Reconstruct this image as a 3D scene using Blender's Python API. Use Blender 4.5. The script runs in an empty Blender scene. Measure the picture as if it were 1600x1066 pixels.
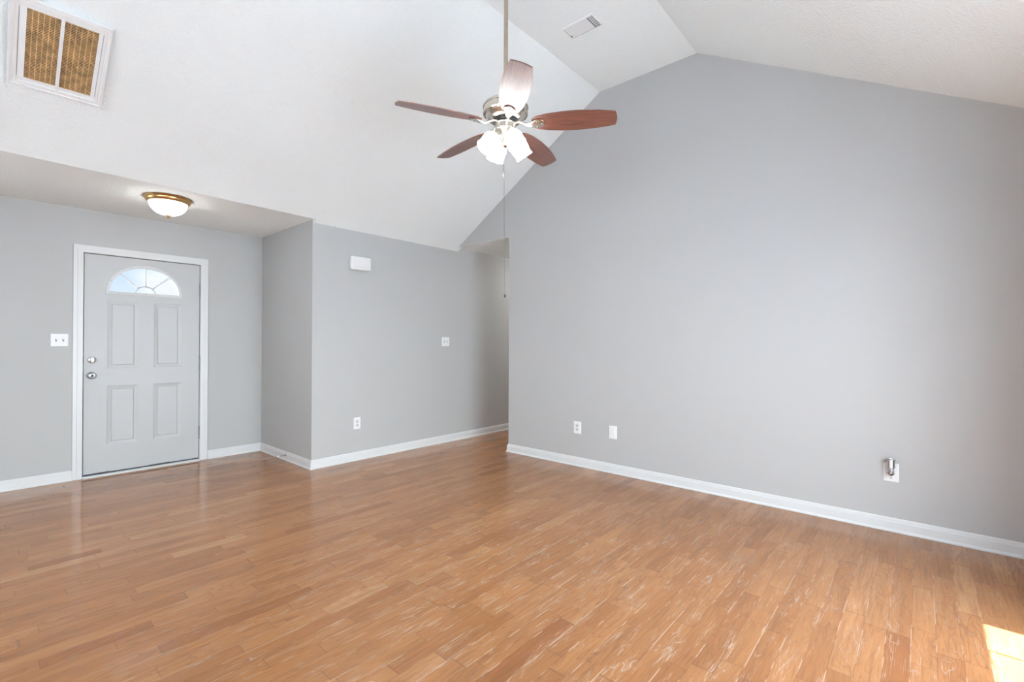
import bpy, bmesh, math, random
from mathutils import Vector, Matrix
from mathutils.geometry import tessellate_polygon
random.seed(7)
S = bpy.context.scene
C = S.collection
PI = math.pi

# ------------------------------------------------------------ camera
F_PX = 734.03
yaw, pitch, roll = 0.853, 0.0039, 0.0041
fwd = Vector((math.sin(yaw), math.cos(yaw), 0)); rgt = Vector((math.cos(yaw), -math.sin(yaw), 0)); up = Vector((0, 0, 1))
f2 = fwd*math.cos(pitch) + up*math.sin(pitch); u2 = up*math.cos(pitch) - fwd*math.sin(pitch)
r3 = rgt*math.cos(roll) + u2*math.sin(roll); u3 = u2*math.cos(roll) - rgt*math.sin(roll)
cd = bpy.data.cameras.new('camera'); cam = bpy.data.objects.new('camera', cd); C.objects.link(cam)
cd.sensor_width = 36; cd.lens = F_PX/1600*36; cd.clip_start = 0.05; cd.clip_end = 200
M = Matrix((( r3.x, u3.x, -f2.x, 0), (r3.y, u3.y, -f2.y, 0), (r3.z, u3.z, -f2.z, 1.2436), (0, 0, 0, 1)))
cam.matrix_world = M
S.camera = cam

# ------------------------------------------------------------ view, world, sun
S.view_settings.view_transform = 'Standard'; S.view_settings.look = 'None'
S.view_settings.gamma = 1; S.view_settings.use_curve_mapping = False
S.view_settings.exposure = 0.20
S.cycles.use_denoising = True
S.cycles.max_bounces = 14; S.cycles.diffuse_bounces = 10; S.cycles.glossy_bounces = 5
S.cycles.transmission_bounces = 8; S.cycles.sample_clamp_indirect = 6
S.cycles.caustics_reflective = False; S.cycles.caustics_refractive = False

SKY_FRONT, SKY_REAR, SKY_LEFT = 0.98, 8.5, 7.8
SKY_LOBE = 11.5
W = bpy.data.worlds.new('daylight'); S.world = W; W.use_nodes = True
nt = W.node_tree; nt.nodes.clear()
def N(nt, t, **kw):
    n = nt.nodes.new(t)
    for k, v in kw.items(): setattr(n, k, v)
    return n
def L(nt, a, b): nt.links.new(a, b)
def mth(nt, op, a, b=None, c=None, clamp=False):
    n = N(nt, 'ShaderNodeMath', operation=op, use_clamp=clamp)
    for i, x in enumerate((a, b, c)):
        if x is None: continue
        if isinstance(x, (int, float)): n.inputs[i].default_value = x
        else: L(nt, x, n.inputs[i])
    return n.outputs[0]
def ramp(nt, fac, stops, interp='LINEAR'):
    r = N(nt, 'ShaderNodeValToRGB'); r.color_ramp.interpolation = interp
    el = r.color_ramp.elements
    while len(el) < len(stops): el.new(0.5)
    for e, (p, c) in zip(el, stops):
        e.position = p; e.color = (c[0], c[1], c[2], 1) if not isinstance(c, (int, float)) else (c, c, c, 1)
    L(nt, fac, r.inputs[0]); return r.outputs[0]
def mixc(nt, fac, a, b, mode='MIX'):
    n = N(nt, 'ShaderNodeMix', data_type='RGBA', blend_type=mode)
    for i, x in ((0, fac), (6, a), (7, b)):
        if isinstance(x, (int, float)): n.inputs[i].default_value = x
        elif isinstance(x, tuple): n.inputs[i].default_value = (x[0], x[1], x[2], 1)
        else: L(nt, x, n.inputs[i])
    return n.outputs[2]
tc = N(nt, 'ShaderNodeTexCoord'); sep = N(nt, 'ShaderNodeSeparateXYZ'); L(nt, tc.outputs['Generated'], sep.inputs[0])
clouds = N(nt, 'ShaderNodeTexNoise'); clouds.inputs['Scale'].default_value = 7; clouds.inputs['Detail'].default_value = 5
L(nt, tc.outputs['Generated'], clouds.inputs['Vector'])
cl = ramp(nt, clouds.outputs[0], [(0.44, (0.64, 0.80, 1.0)), (0.58, (0.93, 0.96, 1.0))])
skyc = mixc(nt, ramp(nt, sep.outputs[2], [(0.0, 1.0), (0.9, 0.0)]), (0.80, 0.87, 1.0), cl)
rear = mth(nt, 'MULTIPLY', sep.outputs[1], -1.0)
rf = N(nt, 'ShaderNodeMapRange', interpolation_type='SMOOTHSTEP')
L(nt, rear, rf.inputs[0]); rf.inputs[1].default_value = -0.5; rf.inputs[2].default_value = 0.7
rf.inputs[3].default_value = SKY_FRONT; rf.inputs[4].default_value = SKY_REAR
lf = N(nt, 'ShaderNodeMapRange', interpolation_type='SMOOTHSTEP')
L(nt, mth(nt, 'MULTIPLY', sep.outputs[0], -1.0), lf.inputs[0]); lf.inputs[1].default_value = 0.1; lf.inputs[2].default_value = 0.9
lf.inputs[3].default_value = 0.0; lf.inputs[4].default_value = SKY_LEFT
lo = N(nt, 'ShaderNodeMapRange', interpolation_type='SMOOTHSTEP')
L(nt, rear, lo.inputs[0]); lo.inputs[1].default_value = 0.70; lo.inputs[2].default_value = 0.97
lo.inputs[3].default_value = 0.0; lo.inputs[4].default_value = SKY_LOBE
whitish = mixc(nt, ramp(nt, rear, [(0.0, 0.0), (0.4, 1.0)]), skyc, (0.88, 0.975, 1.06))
bg = N(nt, 'ShaderNodeBackground'); L(nt, whitish, bg.inputs[0]); L(nt, mth(nt, 'ADD', mth(nt, 'ADD', rf.outputs[0], lf.outputs[0]), lo.outputs[0]), bg.inputs[1])
wo = N(nt, 'ShaderNodeOutputWorld'); L(nt, bg.outputs[0], wo.inputs[0])

SUN_EL = math.radians(73.5)
sd = bpy.data.lights.new('sun', 'SUN'); sd.energy = 44; sd.angle = math.radians(0.6); sd.color = (0.86, 0.97, 1.12)
sun = bpy.data.objects.new('sun', sd); C.objects.link(sun)
sdir = Vector((0.005, math.cos(SUN_EL), -math.sin(SUN_EL)))
sun.rotation_euler = sdir.to_track_quat('-Z', 'Y').to_euler(); sun.location = (2, -6, 8)

def portal(name, loc, direction, sx, sy):
    d = bpy.data.lights.new(name, 'AREA'); d.shape = 'RECTANGLE'; d.size = sx; d.size_y = sy; d.cycles.is_portal = True
    o = bpy.data.objects.new(name, d); C.objects.link(o); o.location = loc
    o.rotation_euler = Vector(direction).to_track_quat('-Z', 'Z').to_euler(); return o

# ------------------------------------------------------------ dimensions
XR, YT, YD, XJ = 4.0283, 4.486, 5.7062, 2.1702     # right wall, back wall, front door wall, jog
XL, YB, XE = -3.4, -0.66, 7.2                       # left wall, rear wall, hall end
YH = 3.565                                          # end of the right wall
ZE, ZT, ZH, ZK = 2.44, 2.4124, 2.455, 3.7137        # entry ceiling, back wall top, hall ceiling, tray ceiling
YK1, YK2 = 2.3843, 1.4412
ZB = ZK - 0.575*(YK2 - YB)
SL = (ZK - ZT)/(YT - YK1)
portal('portal_patio_door', (2.03, YB-0.16, 1.03), (0, 1, 0), 1.86, 2.0)
portal('portal_left_added_window', (XL-0.13, 0.9, 1.33), (1, 0, 0), 2.2, 1.65)
portal('portal_front_added_window', (-1.95, YD+0.13, 1.4), (0, -1, 0), 1.9, 1.4)
portal('portal_rear_added_window', (-1.5, YB-0.16, 1.4), (0, 1, 0), 1.8, 1.3)

# ------------------------------------------------------------ materials
def srgb(r, g, b):
    f = lambda v: (v/255/12.92) if v/255 <= 0.04045 else ((v/255+0.055)/1.055)**2.4
    return (f(r), f(g), f(b))
def mat(name, col, rough=0.5, metal=0.0, spec=0.5, bump=None, coat=0.0, noise=None):
    m = bpy.data.materials.new(name); m.use_nodes = True; t = m.node_tree; b = t.nodes['Principled BSDF']
    b.inputs['Base Color'].default_value = (*col, 1); b.inputs['Roughness'].default_value = rough
    b.inputs['Metallic'].default_value = metal; b.inputs['Specular IOR Level'].default_value = spec
    b.inputs['Coat Weight'].default_value = coat; b.inputs['Coat Roughness'].default_value = 0.08
    co = N(t, 'ShaderNodeTexCoord')
    if noise:   # scale, amount: slight procedural tone variation
        nz = N(t, 'ShaderNodeTexNoise'); nz.inputs['Scale'].default_value = noise[0]; nz.inputs['Detail'].default_value = 3
        L(t, co.outputs['Object'], nz.inputs['Vector'])
        a = noise[1]
        cr = ramp(t, nz.outputs[0], [(0.3, tuple(c*(1-a) for c in col)), (0.7, tuple(min(1, c*(1+a)) for c in col))])
        L(t, cr, b.inputs['Base Color'])
    if bump:    # scale, strength, distance
        nz = N(t, 'ShaderNodeTexNoise'); nz.inputs['Scale'].default_value = bump[0]; nz.inputs['Detail'].default_value = 2
        L(t, co.outputs['Object'], nz.inputs['Vector'])
        bp = N(t, 'ShaderNodeBump'); bp.inputs['Strength'].default_value = bump[1]; bp.inputs['Distance'].default_value = bump[2]
        L(t, nz.outputs[0], bp.inputs['Height']); L(t, bp.outputs[0], b.inputs['Normal'])
    return m
def emis(name, col, strength, base=(0.9, 0.9, 0.9)):
    m = mat(name, base, 0.3); b = m.node_tree.nodes['Principled BSDF']
    b.inputs['Emission Color'].default_value = (*col, 1); b.inputs['Emission Strength'].default_value = strength
    return m

WALL = mat('grey_wall_paint', (0.425, 0.422, 0.413), 0.62, spec=0.35, bump=(160, 0.08, 0.002), noise=(1.3, 0.012))
CEIL = mat('textured_white_ceiling', (0.875, 0.932, 0.932), 0.9, spec=0.1, bump=(70, 0.42, 0.012))
TRIM = mat('semi_gloss_white_trim', (0.61, 0.612, 0.605), 0.38, noise=(6, 0.01))
DOORW = mat('white_door_paint', (0.435, 0.434, 0.428), 0.42, noise=(4, 0.012))
ENAMEL = mat('white_vent_enamel', (0.86, 0.885, 0.885), 0.4, noise=(15, 0.01))
PLASTIC = mat('white_plastic', (0.72, 0.72, 0.715), 0.35, noise=(20, 0.01))
OFFWHITE = mat('off_white_plastic', (0.56, 0.56, 0.55), 0.45, noise=(10, 0.015))
DARK = mat('dark_gap', (0.02, 0.02, 0.022), 0.7, noise=(20, 0.2))
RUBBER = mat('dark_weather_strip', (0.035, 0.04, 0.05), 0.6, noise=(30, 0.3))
NICKEL = mat('brushed_nickel', (0.66, 0.62, 0.55), 0.27, 1.0, noise=(40, 0.06))
ROD = mat('antique_nickel_rod', (0.40, 0.33, 0.26), 0.42, 0.75, noise=(25, 0.06))
STEEL = mat('satin_steel', (0.30, 0.30, 0.31), 0.28, 1.0, noise=(60, 0.08))
CHROME = mat('chrome', (0.58, 0.585, 0.60), 0.14, 1.0, noise=(60, 0.03))
HINGE = mat('dull_steel_hinge', (0.22, 0.22, 0.22), 0.4, 0.8, noise=(60, 0.08))
BRASS = mat('antique_brass', (0.60, 0.38, 0.16), 0.3, 1.0, noise=(30, 0.1))
GLOBE = emis('lit_frosted_glass', (0.97, 0.99, 1.0), 10.0)
DOME = emis('lit_alabaster_glass', (1.0, 0.98, 0.93), 12.0)
BLACKP = mat('black_plastic', (0.01, 0.01, 0.01), 0.4, noise=(40, 0.1))
CHAIN = mat('beaded_chain', (0.10, 0.10, 0.09), 0.4, 0.8, noise=(60, 0.1))
BOUNCE_GROUND = mat('pale_bounce_ground', (0.76, 0.78, 0.80), 0.9, noise=(3, 0.1))
LATTE = mat('aged_filter_tan', (0.50, 0.30, 0.13), 0.8, noise=(25, 0.35))
DUCT_SHADE = mat('duct_shadow_brown', (0.012, 0.006, 0.005), 0.9, noise=(30, 0.4))
BULB = GLOBE

def glass():
    m = bpy.data.materials.new('clear_glass'); m.use_nodes = True; t = m.node_tree; t.nodes.clear()
    tr = N(t, 'ShaderNodeBsdfTransparent'); tr.inputs[0].default_value = (0.96, 0.975, 0.98, 1)
    gl = N(t, 'ShaderNodeBsdfGlossy'); gl.inputs['Roughness'].default_value = 0.02
    lw = N(t, 'ShaderNodeLayerWeight'); lw.inputs[0].default_value = 0.5
    nz = N(t, 'ShaderNodeTexNoise'); nz.inputs['Scale'].default_value = 9
    co = N(t, 'ShaderNodeTexCoord'); L(t, co.outputs['Object'], nz.inputs[0])
    mx = N(t, 'ShaderNodeMixShader'); L(t, mth(t, 'MULTIPLY', mth(t, 'ADD', 0.03, mth(t, 'MULTIPLY', mth(t, 'POWER', lw.outputs['Facing'], 5), 0.5)), mth(t, 'ADD', 0.8, mth(t, 'MULTIPLY', nz.outputs[0], 0.2))), mx.inputs[0])
    L(t, tr.outputs[0], mx.inputs[1]); L(t, gl.outputs[0], mx.inputs[2])
    o = N(t, 'ShaderNodeOutputMaterial'); L(t, mx.outputs[0], o.inputs[0]); return m
GLASS = glass()

def wood_blade():
    m = mat('dark_cherry_veneer', (0.2, 0.06, 0.03), 0.38, coat=1.0); t = m.node_tree; b = t.nodes['Principled BSDF']
    co = N(t, 'ShaderNodeTexCoord'); mp = N(t, 'ShaderNodeMapping'); mp.inputs['Scale'].default_value = (1.2, 22, 22)
    L(t, co.outputs['Object'], mp.inputs[0])
    nz = N(t, 'ShaderNodeTexNoise'); nz.inputs['Scale'].default_value = 5; nz.inputs['Detail'].default_value = 6; L(t, mp.outputs[0], nz.inputs[0])
    L(t, ramp(t, nz.outputs[0], [(0.3, (0.055, 0.016, 0.010)), (0.5, (0.125, 0.036, 0.020)), (0.72, (0.21, 0.068, 0.035))]), b.inputs['Base Color'])
    b.inputs['Coat Roughness'].default_value = 0.42
    return m
BLADE = wood_blade()

def floor_mat():
    m = bpy.data.materials.new('oak_strip_floor'); m.use_nodes = True; t = m.node_tree; b = t.nodes['Principled BSDF']
    co = N(t, 'ShaderNodeTexCoord'); sp = N(t, 'ShaderNodeSeparateXYZ'); L(t, co.outputs['Object'], sp.inputs[0])
    X, Y = sp.outputs[0], sp.outputs[1]
    PW = 0.080
    yy = mth(t, 'DIVIDE', mth(t, 'ADD', Y, 0.045+PW*20), PW)
    row = mth(t, 'FLOOR', yy); fy = mth(t, 'FRACT', yy)
    wn = N(t, 'ShaderNodeTexWhiteNoise', noise_dimensions='1D'); L(t, row, wn.inputs['W'])
    rr = N(t, 'ShaderNodeSeparateColor'); L(t, wn.outputs['Color'], rr.inputs[0])
    # board length varies from row to row, and ends are warped so lengths differ along a row too
    ln = mth(t, 'ADD', 0.38, mth(t, 'MULTIPLY', rr.outputs[0], 0.55))
    x0 = mth(t, 'ADD', X, mth(t, 'MULTIPLY', rr.outputs[1], 7.0))
    xx = mth(t, 'DIVIDE', mth(t, 'ADD', x0, mth(t, 'MULTIPLY', mth(t, 'SINE', mth(t, 'MULTIPLY', x0, 2.9)), 0.16)), ln)
    colm = mth(t, 'FLOOR', xx); fx = mth(t, 'FRACT', xx)
    cv = N(t, 'ShaderNodeCombineXYZ'); L(t, colm, cv.inputs[0]); L(t, row, cv.inputs[1])
    wn2 = N(t, 'ShaderNodeTexWhiteNoise', noise_dimensions='2D'); L(t, cv.outputs[0], wn2.inputs['Vector'])
    bs = N(t, 'ShaderNodeSeparateColor'); L(t, wn2.outputs['Color'], bs.inputs[0])
    rnd = wn2.outputs['Value']
    tone = ramp(t, rnd, [(0.0, (0.27, 0.100, 0.034)), (0.06, (0.315, 0.130, 0.046)), (0.5, (0.355, 0.153, 0.057)), (0.94, (0.385, 0.172, 0.067)), (1.0, (0.43, 0.208, 0.090))])
    # per-board shifted coordinates for the grain
    gx = mth(t, 'ADD', X, mth(t, 'MULTIPLY', bs.outputs[0], 37.0)); gy = mth(t, 'ADD', Y, mth(t, 'MULTIPLY', bs.outputs[1], 53.0))
    gv = N(t, 'ShaderNodeCombineXYZ'); L(t, mth(t, 'MULTIPLY', gx, 1.0), gv.inputs[0]); L(t, gy, gv.inputs[1]); L(t, mth(t, 'MULTIPLY', rnd, 9.0), gv.inputs[2])
    # cathedral figure: contour lines of a stretched smooth noise
    mp = N(t, 'ShaderNodeMapping'); mp.inputs['Scale'].default_value = (2.1, 12.5, 1.0); L(t, gv.outputs[0], mp.inputs[0])
    n1 = N(t, 'ShaderNodeTexNoise'); n1.inputs['Scale'].default_value = 1.0; n1.inputs['Detail'].default_value = 1.6; n1.inputs['Roughness'].default_value = 0.45; n1.inputs['Distortion'].default_value = 0.35
    L(t, mp.outputs[0], n1.inputs[0])
    rings = mth(t, 'FRACT', mth(t, 'MULTIPLY', n1.outputs[0], 13.0))
    ringl = ramp(t, rings, [(0.0, 1.0), (0.06, 0.75), (0.22, 0.22), (0.60, 0.03), (0.95, 0.0), (1.0, 1.0)])
    # fine pores
    mp2 = N(t, 'ShaderNodeMapping'); mp2.inputs['Scale'].default_value = (14.0, 330.0, 1.0); L(t, gv.outputs[0], mp2.inputs[0])
    n2 = N(t, 'ShaderNodeTexNoise'); n2.inputs['Scale'].default_value = 1.0; n2.inputs['Detail'].default_value = 3; L(t, mp2.outputs[0], n2.inputs[0])
    pores = ramp(t, n2.outputs[0], [(0.50, 0.0), (0.68, 1.0)])
    n3 = N(t, 'ShaderNodeTexNoise'); n3.inputs['Scale'].default_value = 3.2; n3.inputs['Detail'].default_value = 3
    mp3 = N(t, 'ShaderNodeMapping'); mp3.inputs['Scale'].default_value = (1.0, 5.0, 1.0); L(t, gv.outputs[0], mp3.inputs[0]); L(t, mp3.outputs[0], n3.inputs[0])
    mott = ramp(t, n3.outputs[0], [(0.3, 0.90), (0.7, 1.07)])
    ringamt = mth(t, 'MULTIPLY', ringl, mth(t, 'ADD', 0.14, mth(t, 'MULTIPLY', bs.outputs[2], 0.50)))
    c1 = mixc(t, ringamt, tone, (0.19, 0.075, 0.035))
    c1 = mixc(t, mth(t, 'MULTIPLY', pores, 0.30), c1, (0.21, 0.09, 0.045))
    mp7 = N(t, 'ShaderNodeMapping'); mp7.inputs['Scale'].default_value = (4.0, 75.0, 1.0); L(t, gv.outputs[0], mp7.inputs[0])
    n7 = N(t, 'ShaderNodeTexNoise'); n7.inputs['Scale'].default_value = 1.0; n7.inputs['Detail'].default_value = 4; L(t, mp7.outputs[0], n7.inputs[0])
    c1 = mixc(t, mth(t, 'MULTIPLY', ramp(t, n7.outputs[0], [(0.50, 0.0), (0.70, 1.0)]), 0.42), c1, (0.19, 0.075, 0.032))
    c1 = mixc(t, 1.0, c1, mott, 'MULTIPLY')
    # worn finish: pale scratches along edges and grain, thickest in the walked-on middle of the room
    geo = N(t, 'ShaderNodeVectorMath', operation='DISTANCE'); L(t, co.outputs['Object'], geo.inputs[0]); geo.inputs[1].default_value = (1.75, 1.2, 0)
    area = ramp(t, mth(t, 'DIVIDE', geo.outputs['Value'], 3.2), [(0.15, 1.0), (0.75, 0.10), (1.0, 0.0)])
    n4 = N(t, 'ShaderNodeTexNoise'); n4.inputs['Scale'].default_value = 1.0; n4.inputs['Detail'].default_value = 5; n4.inputs['Roughness'].default_value = 0.65
    mp4 = N(t, 'ShaderNodeMapping'); mp4.inputs['Scale'].default_value = (3.5, 16, 1); L(t, co.outputs['Object'], mp4.inputs[0]); L(t, mp4.outputs[0], n4.inputs[0])
    wearp = ramp(t, n4.outputs[0], [(0.50, 0.0), (0.64, 1.0)])
    rline = ramp(t, rings, [(0.0, 1.0), (0.04, 0.9), (0.09, 0.0), (0.95, 0.0), (1.0, 1.0)])
    n5 = N(t, 'ShaderNodeTexNoise'); n5.inputs['Scale'].default_value = 1.0; n5.inputs['Detail'].default_value = 2
    mp5 = N(t, 'ShaderNodeMapping'); mp5.inputs['Scale'].default_value = (10, 380, 1); L(t, co.outputs['Object'], mp5.inputs[0]); L(t, mp5.outputs[0], n5.inputs[0])
    streak = ramp(t, n5.outputs[0], [(0.56, 0.0), (0.62, 1.0)])
    edge = mth(t, 'MINIMUM', fy, mth(t, 'SUBTRACT', 1.0, fy))           # 0 at board edge
    edgew = ramp(t, edge, [(0.010, 1.0), (0.030, 0.0)])
    n6 = N(t, 'ShaderNodeTexNoise'); n6.inputs['Scale'].default_value = 1.0; n6.inputs['Detail'].default_value = 3
    mp6 = N(t, 'ShaderNodeMapping'); mp6.inputs['Scale'].default_value = (7, 9, 1); L(t, co.outputs['Object'], mp6.inputs[0]); L(t, mp6.outputs[0], n6.inputs[0])
    edgep = mth(t, 'MULTIPLY', edgew, ramp(t, n6.outputs[0], [(0.47, 0.0), (0.56, 1.0)]))
    w1 = mth(t, 'MULTIPLY', wearp, mth(t, 'MAXIMUM', rline, streak))
    w = mth(t, 'MULTIPLY', mth(t, 'MAXIMUM', mth(t, 'MULTIPLY', w1, 0.52), mth(t, 'MULTIPLY', edgep, 0.6)), area)
    c2 = mixc(t, mth(t, 'MULTIPLY', w, 0.75), c1, (0.80, 0.66, 0.54))
    # joints
    je = ramp(t, edge, [(0.0, 1.0), (0.012, 0.85), (0.020, 0.0)])
    exd = mth(t, 'MULTIPLY', mth(t, 'MINIMUM', fx, mth(t, 'SUBTRACT', 1.0, fx)), ln)
    jx = ramp(t, exd, [(0.0, 1.0), (0.0012, 0.8), (0.0022, 0.0)])
    j = mth(t, 'MAXIMUM', je, jx)
    c3 = mixc(t, mth(t, 'MULTIPLY', mth(t, 'MULTIPLY', j, 0.55), mth(t, 'SUBTRACT', 1.0, mth(t, 'MULTIPLY', edgep, 0.9))), c2, (0.16, 0.07, 0.035))
    # one old repair stain and a scratch read as their own marks
    sv = N(t, 'ShaderNodeVectorMath', operation='DISTANCE'); L(t, co.outputs['Object'], sv.inputs[0]); sv.inputs[1].default_value = (2.92, 0.78, 0)
    stn = mth(t, 'MULTIPLY', ramp(t, sv.outputs['Value'], [(0.02, 1.0), (0.13, 0.0)]), ramp(t, n3.outputs[0], [(0.35, 0.2), (0.6, 1.0)]))
    c3 = mixc(t, mth(t, 'MULTIPLY', stn, 0.30), c3, (0.27, 0.20, 0.15))
    L(t, c3, b.inputs['Base Color'])
    rg = mth(t, 'ADD', 0.055, mth(t, 'ADD', mth(t, 'MULTIPLY', w, 0.25), mth(t, 'MULTIPLY', n3.outputs[0], 0.06)))
    L(t, rg, b.inputs['Roughness'])
    b.inputs['Specular IOR Level'].default_value = 0.42
    bp = N(t, 'ShaderNodeBump'); bp.inputs['Strength'].default_value = 0.14; bp.inputs['Distance'].default_value = 0.0010
    hh = mth(t, 'SUBTRACT', mth(t, 'MULTIPLY', n3.outputs[0], 0.5), mth(t, 'MAXIMUM', mth(t, 'MULTIPLY', j, 1.0), mth(t, 'MULTIPLY', pores, 0.12)))
    L(t, hh, bp.inputs['Height']); L(t, bp.outputs[0], b.inputs['Normal'])
    return m
FLOOR = floor_mat()

# ------------------------------------------------------------ mesh helpers
def obj(name, verts, faces, m, parent=None, smooth=False, loc=None, rot=None, bevel=0.0):
    me = bpy.data.meshes.new(name); me.from_pydata([tuple(v) for v in verts], [], faces); me.update()
    bm = bmesh.new(); bm.from_mesh(me)
    bmesh.ops.remove_doubles(bm, verts=bm.verts, dist=1e-6); bmesh.ops.recalc_face_normals(bm, faces=bm.faces)
    bm.to_mesh(me); bm.free()
    if smooth is True:
        for p in me.polygons: p.use_smooth = True
    elif smooth:
        for p in me.polygons: p.use_smooth = True
        me.set_sharp_from_angle(angle=math.radians(smooth))
    o = bpy.data.objects.new(name, me); C.objects.link(o); me.materials.append(m)
    if parent: o.parent = parent
    if loc: o.location = loc
    if rot: o.rotation_euler = rot
    if bevel:
        md = o.modifiers.new('bevel', 'BEVEL'); md.width = bevel; md.segments = 2; md.limit_method = 'ANGLE'; md.angle_limit = math.radians(40)
    return o
def empty(name, label, cat, loc=(0, 0, 0), group=None, kind=None):
    o = bpy.data.objects.new(name, None); C.objects.link(o); o.location = loc; o.empty_display_size = 0.05
    if label: o['label'] = label
    if cat: o['category'] = cat
    if group: o['group'] = group
    if kind: o['kind'] = kind
    return o
class G:
    """collects shapes into one mesh; T maps local points"""
    def __init__(s): s.v = []; s.f = []
    def add(s, v, f, T=None):
        n = len(s.v); s.v += [T(Vector(p)) if T else Vector(p) for p in v]; s.f += [tuple(i+n for i in q) for q in f]; return s
    def box(s, a, b, T=None):
        x0, y0, z0 = a; x1, y1, z1 = b
        v = [(x0,y0,z0),(x1,y0,z0),(x1,y1,z0),(x0,y1,z0),(x0,y0,z1),(x1,y0,z1),(x1,y1,z1),(x0,y1,z1)]
        return s.add(v, [(0,3,2,1),(4,5,6,7),(0,1,5,4),(1,2,6,5),(2,3,7,6),(3,0,4,7)], T)
    def lathe(s, prof, n=32, T=None):      # prof: (r, z) list, about z
        v = []; f = []
        for r, z in prof:
            for k in range(n): a = 2*PI*k/n; v.append((max(r, 1e-5)*math.cos(a), max(r, 1e-5)*math.sin(a), z))
        for i in range(len(prof)-1):
            for k in range(n): f.append((i*n+k, i*n+(k+1) % n, (i+1)*n+(k+1) % n, (i+1)*n+k))
        f.append(tuple(range(n-1, -1, -1))); f.append(tuple((len(prof)-1)*n+k for k in range(n)))
        return s.add(v, f, T)
    def prism(s, loops, z0, z1, T=None):   # loops in local xy: outer then holes
        vv = [p for l in loops for p in l]; n = len(vv)
        tris = tessellate_polygon([[Vector((p[0], p[1], 0)) for p in l] for l in loops])
        v = [(p[0], p[1], z0) for p in vv] + [(p[0], p[1], z1) for p in vv]
        f = [tuple(q) for q in tris] + [tuple(i+n for i in reversed(q)) for q in tris]
        k = 0
        for l in loops:
            m = len(l)
            for i in range(m): a = k+i; b = k+(i+1) % m; f.append((a, b, b+n, a+n))
            k += m
        return s.add(v, f, T)
    def tube(s, pts, r, n=10, T=None):
        pts = [Vector(p) for p in pts]; v = []; f = []
        rs = r if isinstance(r, (list, tuple)) else [r]*len(pts)
        d0 = (pts[1]-pts[0]).normalized(); a = d0.orthogonal().normalized()
        for i, p in enumerate(pts):
            d = (pts[min(i+1, len(pts)-1)]-pts[max(i-1, 0)]).normalized()
            a = (a - d*a.dot(d)).normalized(); b = d.cross(a)
            for k in range(n): t = 2*PI*k/n; v.append(p + (a*math.cos(t)+b*math.sin(t))*rs[i])
        for i in range(len(pts)-1):
            for k in range(n): f.append((i*n+k, i*n+(k+1) % n, (i+1)*n+(k+1) % n, (i+1)*n+k))
        f.append(tuple(range(n-1, -1, -1))); f.append(tuple((len(pts)-1)*n+k for k in range(n)))
        return s.add(v, f, T)
    def loft(s, rings, T=None, cap=True):
        n = len(rings[0]); v = [p for r in rings for p in r]; f = []
        for i in range(len(rings)-1):
            for k in range(n): f.append((i*n+k, i*n+(k+1) % n, (i+1)*n+(k+1) % n, (i+1)*n+k))
        if cap: f.append(tuple((len(rings)-1)*n+k for k in range(n)))
        return s.add(v, f, T)
    def build(s, name, m, parent=None, **kw): return obj(name, s.v, s.f, m, parent, **kw)
def rect(x0, y0, x1, y1): return [(x0, y0), (x1, y0), (x1, y1), (x0, y1)]
def rrect(x0, y0, x1, y1, r, n=4):
    o = []
    for cx, cy, a0 in ((x1-r, y0+r, -PI/2), (x1-r, y1-r, 0), (x0+r, y1-r, PI/2), (x0+r, y0+r, PI)):
        for k in range(n+1): a = a0+PI/2*k/n; o.append((cx+r*math.cos(a), cy+r*math.sin(a)))
    return o
def struct(o): o['kind'] = 'structure'; return o
# frames: local (x, y, z) -> world, z pointing off the surface into the room
facing_front = lambda Y: (lambda p: Vector((p.x, Y-p.z, p.y)))          # walls whose face looks towards -Y: x = X, y = Z
facing_left = lambda X: (lambda p: Vector((X-p.z, -p.x, p.y)))          # walls whose face looks towards -X: x = -Y, y = Z
facing_rear = lambda Y: (lambda p: Vector((p.x, Y+p.z, p.y)))
facing_right = lambda X: (lambda p: Vector((X+p.z, p.x, p.y)))

# ------------------------------------------------------------ shell
struct(G().box((XL-0.15, YB-0.18, -0.12), (XE, YD+0.15, 0)).build('floor', FLOOR))
struct(G().box((-14, -16, -0.30), (14, YB-0.22, -0.16)).build('ground', BOUNCE_GROUND))  # unseen ground, made pale to bounce sunlight up to the ceiling
struct(G().box((-16, YB-0.22, -0.30), (XL-0.2, 14, -0.16)).build('ground', BOUNCE_GROUND))

# walls (thickness behind the face: z from -t to 0 in local frame)
def wall(name, loops, T, t=0.14): return struct(G().prism(loops, -t, 0, T).build(name, WALL))
# door wall with the opening for the front door
DX0, DX1, DZ1 = 0.632, 1.571, 2.062
FW = (-2.9, 0.7, -1.0, 2.1)  # opening for an added, unseen window that brightens the room
wall('wall_entry', [[(XL, 0), (DX0, 0), (DX0, DZ1), (DX1, DZ1), (DX1, 0), (XJ+0.14, 0), (XJ+0.14, ZE+0.05), (XL, ZE+0.05)],
     [(FW[0], FW[1]), (FW[0], FW[3]), (FW[2], FW[3]), (FW[2], FW[1])]], facing_front(YD))
# jog wall, faces -X
wall('wall_jog', [[(-YD, 0), (-YT-0.001, 0), (-YT-0.001, ZE+0.005), (-YD, ZE+0.005)]], facing_left(XJ))
# back wall, faces -Y, runs on into the hall
wall('wall_back', [[(XJ+0.0005, 0), (XE, 0), (XE, ZH+0.06), (XJ+0.0005, ZH+0.06)]], facing_front(YT))
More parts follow.
